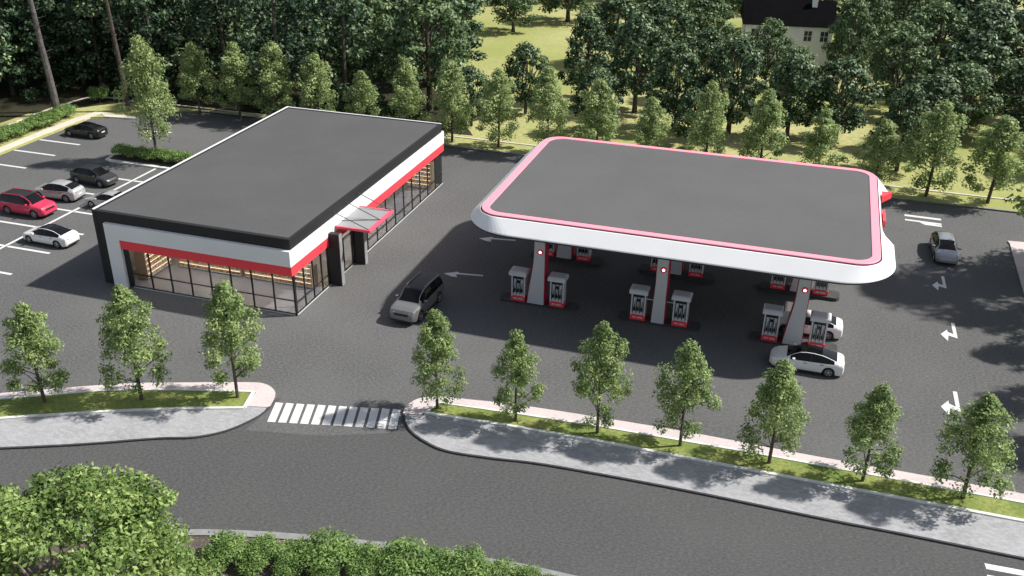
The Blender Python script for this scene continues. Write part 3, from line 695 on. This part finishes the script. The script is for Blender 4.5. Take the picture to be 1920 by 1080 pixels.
make_car('suv', M['pred'], (-64.65, 62.1), -.02, 'red four wheel drive car with black roof', roof=M['cardark'], group=GP)
make_car('sedan', M['pwhite'], (-58.35, 57.6), PI-.03, 'white sedan with black glass roof nearest the left corner of the store', roof=M['carglass'], group=GP)
make_car('sedan', M['psilver'], (-58.75, 65.7), PI, 'pale car mostly hidden behind the roof edge of the store', group=GP)
make_car('suv', M['psuv'], (-25.0, 56.55), -PI/2-.05, 'silver four wheel drive car leaving past the left end of the canopy', roof=M['cardark'], scale=1.07)
make_car('hatch', M['pgrey'], (12.35, 79.6), -PI/2+.04, 'blue grey car driving towards the street on the right lane')
make_car('sedan', M['pwhite'], (2.15, 62.5), PI, 'white car standing behind the right front pumps')
make_car('sedan', M['pwhite'], (2.3, 57.45), PI, 'white sedan with black glass roof standing in front of the right front pumps', roof=M['carglass'])

# ------------------------------------------------------------ foliage
def leaf_mesh(name, C, size, rng, mt, up=.35, flat=1.0, asp=.6, out=.9):
    D = None
    if isinstance(C, tuple): C, D = C
    N = len(C); sz = size*(.7+.6*rng.random(N))[:, None]
    nrm = rng.normal(size=(N, 3)); nrm[:, 2] = np.abs(nrm[:, 2])*flat+up
    if D is not None: nrm = nrm*.75+D*out*1.4
    nrm /= np.linalg.norm(nrm, axis=1)[:, None]
    a = rng.normal(size=(N, 3)); a -= nrm*(a*nrm).sum(1)[:, None]; a /= np.linalg.norm(a, axis=1)[:, None]; b = np.cross(nrm, a)
    fold = nrm*sz*.12
    V = np.stack([C-a*sz*.5, C+b*sz*.5*asp-fold, C+a*sz*.5, C-b*sz*.5*asp-fold], 1).reshape(-1, 3)
    me = bpy.data.meshes.new(name); me.vertices.add(4*N); me.vertices.foreach_set('co', V.astype(np.float32).ravel())
    me.loops.add(4*N); me.loops.foreach_set('vertex_index', np.arange(4*N, dtype=np.int32))
    me.polygons.add(N); me.polygons.foreach_set('loop_start', np.arange(0, 4*N, 4, dtype=np.int32)); me.polygons.foreach_set('loop_total', np.full(N, 4, dtype=np.int32))
    me.materials.append(mt); me.update(); me.validate(); return me
def clumps(rng, cents, rad, n, squash=.7):
    idx = rng.integers(0, len(cents), n); d = rng.normal(size=(n, 3)); d /= np.linalg.norm(d, axis=1)[:, None]
    r = rng.random(n)[:, None]**.5
    rr = rad[idx][:, None]
    return cents[idx]+d*r*rr*np.array([1, 1, squash]), d
def joinc(L): return np.concatenate([a for a, b in L]), np.concatenate([b for a, b in L])
def limb(b, p, q, r0, r1, rng, seg=3, wob=.08):
    p = Vector(p); q = Vector(q); L = (q-p).length; prev = p; pr = r0
    for k in range(1, seg+1):
        t = k/seg; c = p.lerp(q, t)+(Vector(rng.normal(size=3))*L*wob*.4 if k < seg else Vector((0, 0, 0))); c.z += math.sin(t*math.pi)*L*.04
        r = r0+(r1-r0)*t; b.tube(prev, c, pr, r, 6, False); prev = c; pr = r
def street_tree(seed, h=7.0, R=1.75, n=9000, low=.2, leaf=.165, mt='leafst', bark='bark', nb=58):
    rng = np.random.default_rng(seed)
    T = [0, .12, .3, .5, .72, .88, 1]; RR = [.62, .92, 1, .92, .68, .42, .1]
    cents = []; rad = []; ph = rng.uniform(0, 6.28)
    tt = (np.arange(nb)+.5)/nb
    for i, t in enumerate(tt):
        a = i*2.39996+rng.uniform(-.4, .4); rr = R*np.interp(t, T, RR)*rng.uniform(.45, .95)*(1+.22*math.sin(2*a+ph+t*5)+.12*math.sin(3*a+ph*2-t*9))
        if t < .3 and rng.random() < .3: continue
        if rng.random() < .08: continue
        if t > .9: rr *= .5
        cents.append((rr*math.cos(a), rr*math.sin(a), h*(low+(1-low)*t)-.25+rng.uniform(-.15, .15))); rad.append(R*rng.uniform(.24, .42)*(1.0 if t < .8 else .75))
    for t in np.linspace(.35, .93, 12):
        cents.append((rng.uniform(-.3, .3), rng.uniform(-.3, .3), h*(low+(1-low)*t)-.2)); rad.append(R*.36*np.interp(t, T, RR)+.12)
    cents = np.array(cents); rad = np.array(rad)
    P = clumps(rng, cents, rad, n, .85)
    lm = leaf_mesh('crown', P, leaf, rng, M[mt], .3)
    b = MB(); bx, by = rng.uniform(-.06, .06, 2)
    b.tube((0, 0, -.05), (bx, by, h*.3), .11*h/7, .085*h/7, 8); b.tube((bx, by, h*.3), (-bx, by, h*.65), .085*h/7, .05*h/7, 8, False); b.tube((-bx, by, h*.65), (0, 0, h*.95), .05*h/7, .012, 6, False)
    for c in cents[::2]:
        if math.hypot(c[0], c[1]) > .3: limb(b, (bx*.3, by, max(h*.16, c[2]-abs(c[0])*.5-abs(c[1])*.5)), c, .035, .012, rng, 2)
    tm = b.mesh('trunk', M[bark], True)
    return lm, tm
def round_tree(seed, h=10., R=4., n=5200, low=.2, leaf=.42, mt='leafdk', bark='bark', nb=46, fork=.2, tr=.26):
    rng = np.random.default_rng(seed); cents = []; rad = []
    for i in range(nb):
        u = (i+.5)/nb; z = u; a = i*2.39996+rng.uniform(-.5, .5)
        prof = math.sin(math.pi*min(1, .12+.88*(u**.85)))**.55
        rr = R*prof*rng.uniform(.5, 1.0)*(.9 if u > .25 else .95)
        cents.append((rr*math.cos(a), rr*math.sin(a), h*(low+(1-low)*(u*.93))+rng.uniform(-.3, .3))); rad.append(R*rng.uniform(.2, .34))
    cents = np.array(cents); rad = np.array(rad); P = clumps(rng, cents, rad, n, .6)
    lm = leaf_mesh('crown', P, leaf, rng, M[mt], .25)
    b = MB(); zf = h*fork; b.tube((0, 0, -.1), (.05, 0, zf*.5), tr*1.25, tr, 9); b.tube((.05, 0, zf*.5), (0, 0, zf), tr, tr*.85, 9, False)
    forks = [Vector((math.cos(a)*R*.3, math.sin(a)*R*.3, h*(fork+.25))) for a in (.3, 2.2, 4.1, 5.3)]
    for f in forks: limb(b, (0, 0, zf-.05), f, tr*.6, tr*.32, rng, 3)
    limb(b, (0, 0, zf-.05), (0, 0, h*.85), tr*.7, .05, rng, 4, .05)
    for c in cents:
        f = min(forks, key=lambda q: (q-Vector(c)).length); limb(b, f if c[2] > f.z else f*.7, c, tr*.25, .03, rng, 3)
    return lm, b.mesh('trunk', M[bark], True)
def put(kinds, name, meshes, x, y, h, w, label, cat, group, rz, base_h, base_r, z=.1):
    lm, tm = meshes; t = empty(name, (x, y, z), rz, label, cat, group)
    t.scale = (w/base_r, w/base_r, h/base_h)
    for nm, me in (('crown', lm), ('trunk', tm)):
        o = bpy.data.objects.new(nm, me); COL.objects.link(o); o.parent = t
    return t
rg = random.Random(5)
ST = [street_tree(s) for s in (1, 2, 3, 4)]
front = [(-41.7,37.9,6.7,1.85,'leftmost of the three young trees on the left verge'), (-36.3,40.0,7.9,1.95,'middle of the three young trees on the left verge'), (-30.9,42.1,8.0,1.8,'young tree nearest the rounded end of the left verge'),
 (-18.8,44.9,6.9,1.55,'slim young tree beside the zebra crossing, first on the right verge'), (-13.9,45.2,6.1,1.45,'small young tree second from the zebra crossing on the right verge'), (-9.0,45.6,7.5,1.65,'tall young tree third from the zebra crossing on the right verge'),
 (-4.2,45.9,6.9,1.6,'young tree fourth from the zebra crossing on the right verge'), (.8,45.9,6.7,1.7,'young tree on the verge just in front of the white sedan at the pumps'), (5.8,45.9,6.2,1.6,'young tree second from the right end of the front verge'), (10.9,46.1,6.6,1.9,'rightmost young tree on the front verge')]
for i, (x, y, h, wd, lab) in enumerate(front):
    put(0, 'street_tree', ST[(i*3+1) % 4], x, y, h, wd, lab, 'tree', 'young trees along the street', rg.uniform(0, 6.28), 7.0, 1.75, .14)
SB = [street_tree(s, mt='leafbk', n=7500, low=.17, leaf=.19) for s in (11, 12, 13, 14)]
back = [(-68.1,8.3,2.0),(-62.7,8.6,2.1),(-57.7,9.3,2.2),(-52.4,8.4,2.0),(-46.9,6.9,1.6),(-41.6,8.6,1.9),(-36.4,9.1,2.1),(-31.1,8.6,2.05),(-25.7,9.2,2.1),(-20.4,8.3,2.1),(-14.9,7.2,1.75),(-9.2,9.3,1.95),(-3.8,8.9,2.1),(1.6,7.4,1.95),(7.1,7.2,1.85),(11.8,9.4,2.4),(17.2,8.4,2.4)]
desc = ['behind the car park, leftmost of the rear kerb row', 'behind the car park, second in the rear kerb row', 'tallest behind the rear left corner of the store roof', 'behind the left part of the store roof', 'lowest one behind the middle of the store roof', 'behind the right part of the store roof', 'at the rear right corner of the store roof', 'in the gap between store and canopy, its trunk in full view', 'at the rear left corner of the canopy roof', 'behind the canopy roof, second from its left corner', 'small one behind the canopy roof, third from its left corner', 'behind the canopy roof with a tall pointed crown', 'behind the middle right of the canopy roof', 'short one behind the canopy roof before its right corner', 'behind the right corner of the canopy roof', 'tall one right of the canopy, near the painted strokes', 'rightmost of the rear kerb row']
for i, (x, h, wd) in enumerate(back):
    put(0, 'street_tree', SB[(i*3+2) % 4], x, 93.2, h, wd*1.12, 'light green young tree '+desc[i], 'tree', 'young trees along the rear kerb', rg.uniform(0, 6.28), 7.0, 1.75, .11)
# car park island tree
put(0, 'street_tree', street_tree(21, 7.0, 1.75, 7500, .24, .17, 'leafbk', nb=80), -62.4, 77.4, 12.6, 2.5, 'tall slender light green tree standing in the car park island hedge', 'tree', None, .4, 7.0, 1.75, .17)
# trees right of the frame that shade the lane
for i, (x, y, h, wd) in enumerate([(21.8,77.5,17.5,5.4),(20.9,71.5,10,2.6),(20.4,66.0,8,2.3),(20.3,59.6,8.5,2.4),(20.2,54.0,8.5,2.5),(26.5,80.5,14,5)]):
    put(0, 'side_tree', ST[i % 4], x, y, h, wd, 'leafy tree on the verge right of the forecourt, casting shade on the lane', 'tree', 'trees right of the forecourt', i*1.3, 7.0, 1.75, .16)

# dark rounded trees behind the canopy
DK = [round_tree(s) for s in (31, 32, 33, 34)]
MD = [round_tree(s, mt='leafmd', n=5200, leaf=.40) for s in (41, 42, 43)]
dark = [(-32.0,106.0,8.6,2.9,'small dark tree left of the lawn clearing'),(-26.8,114.0,11,3.6,'dark tree at the left of the row behind the canopy'),(-19.9,111.1,11.5,4.4,'broad dark tree with a visible dark trunk, left in the row behind the canopy'),(-14.4,105.8,10.2,3.4,'dark tree in front of the broad one, behind the canopy'),
 (-8.3,106.5,11.3,4.1,'largest dark tree in front of the white house, forked trunk'),(-1.9,106.8,9.3,3.6,'dark tree right below the white house'),(3.2,107.5,9.6,3.9,'dark tree with bare forked stem, right of the house'),(9.4,99.8,9.0,3.0,'dark tree nearest the right corner of the canopy'),
 (17.7,120.5,10.5,4.9,'big dark tree at the right above the lawn'),(23.0,116,9.5,4.4,'dark tree at the right edge of the picture'),(-43.2,103.4,14,5.6,'wide dark tree behind the right part of the store roof'),(-52,105,13,5.0,'tall tree with lit crown behind the middle of the store roof'),(-36.5,99.5,7.0,2.6,'low dark tree behind the rear right corner of the store')]
for i, (x, y, h, wd, lab) in enumerate(dark):
    put(0, 'broadleaf_tree', (MD if x < -40 else DK)[i % 3], x, y, h, wd*1.0, lab, 'tree', 'dark trees beyond the rear kerb', rg.uniform(0, 6.28), 10., 4., .1)  # lighter leaf colour behind the store stands in for sunlit crowns
# further trees on the lawn; each a thing
far = [(-47.3,149,8.5,3.6,1),(-41.1,160,10,5,1),(-30,172,11,5,1),(-24,152,10,4.6,1),(-18,163,12,5.5,1),(-27,133,10,4.5,0),(-20,128,11,4.6,0),(-15.5,139,10,4.2,1),(-52,128,13,6,0),(-47,117,12,5.5,0),(-56,140,14,6.5,0),(-6,128,9,3.0,1),(5.5,138,12,3.6,1),(3.8,131,12,3.0,1),(9.5,121,11,4.0,1),(14,131,12,4.4,1),(20,134,12,5,0),(12,146,12,5,1),(20,150,13,5.5,0),(28,142,13,5.5,0),(27,126,10,4.6,0),(34,134,12,5,0),(8,158,12,5,1),(17,166,12,5.5,1),(27,164,13,6,0),(-9,163,11,5,1),(0,170,12,5.5,1),(34,155,13,6,0),(10,176,12,6,1),(22,182,13,6,0),(-36,184,12,6,1),(-50,178,12,5.5,1),(-12,182,13,6,1),(38,176,13,6,0),(36,196,13,6,0),(0,192,13,6,1),(-24,196,13,6,0),(-60,172,13,6,0),(22,200,13,6,1),(31,112,9,4,0),(-2,118,8,3,1),(-13,119,9,3.2,0),(12.5,108,8.5,3.4,0),(-22.5,101.5,7.5,2.7,0),(-11.5,99.5,6.5,2.3,0),(15.5,112,9,3.6,1),(26,105,8,3.4,0)]
REF = [('behind the white house', -6, 165), ('left of the white house', -20, 150), ('right of the white house', 10, 140), ('at the upper right corner of the picture', 32, 165), ('beyond the lawn clearing, top centre', -42, 170), ('at the right edge above the lawn', 28, 130), ('on the upper left side of the lawn clearing', -52, 128), ('between the dark row and the white house', -8, 123)]
for i, (x, y, h, wd, q) in enumerate(far):
    rf = min(REF, key=lambda r: (r[1]-x)**2+(r[2]-y)**2)[0]
    put(0, 'broadleaf_tree', (DK, MD)[q][i % 3], x, y, h, wd*1.12, ('mid green' if q else 'dark green')+' distant tree '+rf, 'tree', ('mid green' if q else 'dark green')+' distant trees '+rf, rg.uniform(0, 6.28), 10., 4., .1)
# the dense wood at upper left, a closed mass of crowns
rng = np.random.default_rng(77); P = []; tb = MB(); sp = []
for gy in np.arange(100, 208, 8.2):
    for gx in np.arange(-176, -44, 9.0):
        x = gx+rng.uniform(-2.4, 2.4); y = gy+rng.uniform(-2.4, 2.4)
        if x > -53-(y-100)*.14 and y > 108: continue
        if x > -49: continue
        sp.append((x, y))
for gx in np.arange(99, 112, 4.5): sp += [(-88+rng.uniform(-2,2), gx), (-79+rng.uniform(-2,2), gx+1)]
for gx in np.arange(62, 100, 6): sp.append((-93-rng.uniform(0, 5), gx)); sp.append((-101-rng.uniform(0, 5), gx+3))
for x, y in sp:
    h = rng.uniform(12, 21); R = rng.uniform(4.2, 6.6); near = y < 118
    nb = 40; cents = []; rad = []
    for i in range(nb):
        u = (i+.5)/nb; a = i*2.4+rng.uniform(-.5, .5); rr = R*math.sin(math.pi*min(1, .14+.86*u))**.6*rng.uniform(.5, 1)
        cents.append((x+rr*math.cos(a), y+rr*math.sin(a), h*(.12+.84*u))); rad.append(R*rng.uniform(.2, .34))
    P.append(clumps(rng, np.array(cents), np.array(rad)*1.05, 3800 if near else 2300, .55)); tb.tube((x, y, 0), (x+.3, y, h*.7), .3, .12, 6)
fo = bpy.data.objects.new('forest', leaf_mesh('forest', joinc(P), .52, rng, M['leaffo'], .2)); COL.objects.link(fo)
tag(fo, 'dense dark green wood filling the upper left behind the car park', 'forest', None, 'stuff')
ft = tb.build('forest_trunk', M['bark'], fo)
# undergrowth at the wood's edge
P = []
for k in range(46):
    x = -98+k*1.15+rng.uniform(-1, 1); y = 97.5+rng.uniform(-1, 2.5)
    if k < 12: x = -89-rng.uniform(0, 6); y = 66+k*3
    P.append(clumps(rng, np.array([(x, y, .8), (x+.8, y, 1.4), (x-.6, y+.5, 1.1)]), np.array([1., .8, .9]), 260, .8))
fo2 = bpy.data.objects.new('undergrowth', leaf_mesh('undergrowth', joinc(P), .3, rng, M['leafdk'], .3)); COL.objects.link(fo2)
tag(fo2, 'low dark shrubs along the foot of the wood', 'undergrowth', None, 'stuff')

# two tall pines with bare trunks
for (x, y, h, r, lean, mt, lab) in ((-82.6,86.6,23,.42,(-1.6,.6),'barkgrey','tall bare grey trunk pine beside the car park corner hedge'), (-76.3,91.0,23,.30,(-1.2,.4),'barkpine','tall bare brown trunk pine right of the grey one')):
    t = empty('pine_tree', (x, y, .1), 0, lab, 'tree', 'tall pines at the car park corner')
    rg2 = np.random.default_rng(int(-x)); b = MB(); prev = Vector((0, 0, -.1)); pr = r
    for k in range(1, 9):
        f = k/8; c = Vector((lean[0]*f+rg2.uniform(-.06, .06), lean[1]*f, h*f)); q = r*(1-.8*f)+.02; b.tube(prev, c, pr, q, 9, False); prev = c; pr = q
    for k in range(16):
        z = rg2.uniform(6, 14); a = rg2.uniform(0, 6.28); L = rg2.uniform(.5, 1.4); p = Vector((lean[0]*z/h, lean[1]*z/h, z)); b.tube(p, p+Vector((math.cos(a)*L, math.sin(a)*L, .25)), .035, .012, 5)
    cs = []; rd = []
    for k in range(34):
        z = rg2.uniform(15.5, 23); a = rg2.uniform(0, 6.28); L = rg2.uniform(.6, 3.2)*(1.1-(z-15.5)/9); p = Vector((lean[0]*z/h, lean[1]*z/h, z)); q = p+Vector((math.cos(a)*L, math.sin(a)*L, .3)); b.tube(p, q, .05, .015, 5); cs.append(tuple(q)); rd.append(.8)
    b.build('trunk', M[mt], t, True)
    o = bpy.data.objects.new('crown', leaf_mesh('crown', clumps(rg2, np.array(cs), np.array(rd), 3600, .45), .3, rg2, M['leafmd'], .3, asp=.25)); COL.objects.link(o); o.parent = t

# hedges and shrubs
def shrub_mesh(seed, n=650, leaf=.16, mt='leafhg', sq=.75):
    rng = np.random.default_rng(seed); cs = []; rd = []
    for i in range(16):
        a = i*2.4; rr = .62*math.sqrt((i+.5)/16); cs.append((rr*math.cos(a), rr*math.sin(a), .35+.42*(1-rr*.9)+rng.uniform(-.1, .12))); rd.append(rng.uniform(.26, .4))
    return leaf_mesh('foliage', clumps(rng, np.array(cs), np.array(rd), n, sq), leaf, rng, M[mt], .45, asp=.45)
SH = [shrub_mesh(s, 2300, .11) for s in (51, 52, 53)]; SHD = [shrub_mesh(s, 2000, .115) for s in (54, 55)]
stem = MB()
for k in range(7):
    a = k*.9; stem.tube((0, 0, 0), (.45*math.cos(a), .45*math.sin(a), .6), .025, .01, 5)
stemm = stem.mesh('stem', M['bark'])
def shrub(x, y, s, hs, lab, group, k, z=.1):
    t = empty('shrub', (x, y, z), k*1.7, lab, 'shrub', group); t.scale = (s, s, hs)
    for nm, me in (('foliage', (SH+SHD)[k % 5]), ('stem', stemm)):
        o = bpy.data.objects.new(nm, me); COL.objects.link(o); o.parent = t
near = [(-23.6,29.7,1.6),(-22.0,30.2,1.45),(-20.5,30.5,1.35),(-18.8,31.0,1.9),(-17.0,31.35,1.45),(-15.3,31.6,1.85),(-13.7,32.1,1.35),(-12.2,32.2,1.65),(-10.7,32.7,1.1),(-9.4,32.9,.95),(-8.3,33.1,.6)]
npos = ['beside the big maple crown', 'second from the maple', 'third from the maple, a low one', 'fourth from the maple, the tallest', 'fifth from the maple', 'sixth from the maple, a tall one', 'seventh from the maple', 'fourth from its right end', 'third from its right end', 'second from its right end', 'last small one at its right end']
for i, (x, y, sz) in enumerate(near):
    shrub(x, y-.12, sz, sz*.85, 'bright green bush of the near street hedge, '+npos[i], 'bushes of the near street hedge', i)
for i in range(9):
    x = -25.5+i*1.75; shrub(x, 28.3+i*.42+rg.uniform(-.2, .2), 1.0, 1.0, 'low bush in the second line of the near hedge, below the kerb row', 'second line of the near hedge', i+2)
for i in range(13):
    y = 66+i*1.72; shrub(-81.6+rg.uniform(-.25, .25)+(.25 if i > 9 else 0), y, 1.75+.35*(i % 3 == 1), 1.5, 'pale green shrub along the beige kerb at the left of the car park', 'shrubs along the left car park kerb', i)
for i in range(10):
    x = -66.6+i*.93; shrub(x, 77.1+rg.uniform(-.15, .15), 1.3, 1.35, 'low green shrub of the hedge in the car park island', 'island hedge shrubs', i, .16)
for i, (x, y, s) in enumerate([(-78.5,95.5,1.5),(-71,99,1.4),(-82,93,1.6)]):
    shrub(x, y, s, s*1.3, ['rounded shrub beside the tall grey trunk', 'shrub under the wood behind the rear kerb', 'shrub at the left foot of the wood'][i], None, i)

# foreground maple
rng = np.random.default_rng(99); t = empty('maple_tree', (-26.9, 22.9, -.35), 0, 'large bright green maple crown filling the lower left foreground', 'tree')
cs = []; rd = []
for i in range(150):
    u = (i+.5)/150; zz = u**.75; a = i*2.39996; R = 5.6*math.cos(math.asin(min(.995, zz)))**.8+.3
    lob = 1+.13*math.sin(3*a+zz*5)+.08*math.sin(7*a-zz*9)
    cs.append((R*lob*math.cos(a)*rng.uniform(.78, 1.05), R*lob*math.sin(a)*rng.uniform(.78, 1.05), 2.4+5.2*zz+rng.uniform(-.6, .45))); rd.append(rng.uniform(.55, 1.15))
P = clumps(rng, np.array(cs), np.array(rd), 25000, .38)
P2 = clumps(rng, np.array(cs)[::2]*np.array([.8, .8, .93]), np.array(rd)[::2]*1.25, 14000, .6)
o = bpy.data.objects.new('crown', leaf_mesh('crown', joinc([P, P2]),   .25, rng, M['leafmp'], .4, 1.0, .5, .6)); COL.objects.link(o); o.parent = t
b = MB(); b.tube((0, 0, -.1), (.1, 0, 2.2), .28, .22, 10)
for i in range(0, 150, 5): limb(b, (.1, 0, 2.1), cs[i], .1, .025, rng, 4, .06)
b.build('trunk', M['barkpale'], t, True)

# ------------------------------------------------------------ house
hs = empty('white_house', (-10.2, 139.6, 0), math.radians(8), 'two storey white house with dark roof half hidden among the trees', 'house')
W, D, HW = 11.9, 8.0, 5.9
MB().box(0, W, 0, D, 0, HW).build('wall', M['hwall'], hs)
b = MB(); e = .4
b.add([(-e,-e,HW-.05),(W+e,-e,HW-.05),(W+e,D+e,HW-.05),(-e,D+e,HW-.05),(-e,D/2,HW+2.9),(W+e,D/2,HW+2.9)], [(0,1,5,4),(2,3,4,5),(0,4,3),(1,2,5),(0,3,2,1)])
rf = b.build('roof', M['hroof'], hs)
MB().box(9.0, 9.7, D/2-1.2, D/2-.5, HW+1.5, HW+3.3).build('chimney', M['hwall'], rf)
for x, z, wd in ((.9,3.9,1.0),(3.7,3.9,.8),(4.7,3.9,.8),(8.1,3.9,1.0),(6.7,1.0,1.1),(2.9,1.0,1.3),(10.3,3.9,1.0)):
    f = MB().box(x-.1, x+wd+.1, -.05, -.004, z-.1, z+1.45).build('window', M['white'], hs)
    MB().box(x, x+wd, -.07, -.052, z, z+1.35).build('pane', M['hwin'], f)
    b = MB(); b.box(x+wd/2-.03, x+wd/2+.03, -.085, -.072, z, z+1.35); b.box(x, x+wd, -.089, -.087, z+.65, z+.71); b.build('glazing_bar', M['white'], f)
f = MB().box(5.6, 6.7, -.07, -.004, 0, 2.2).build('door', M['hwin'], hs)
MB().tube((6.55, -.1, 1.0), (6.55, -.1, 1.2), .03).build('handle', M['rim'], f)
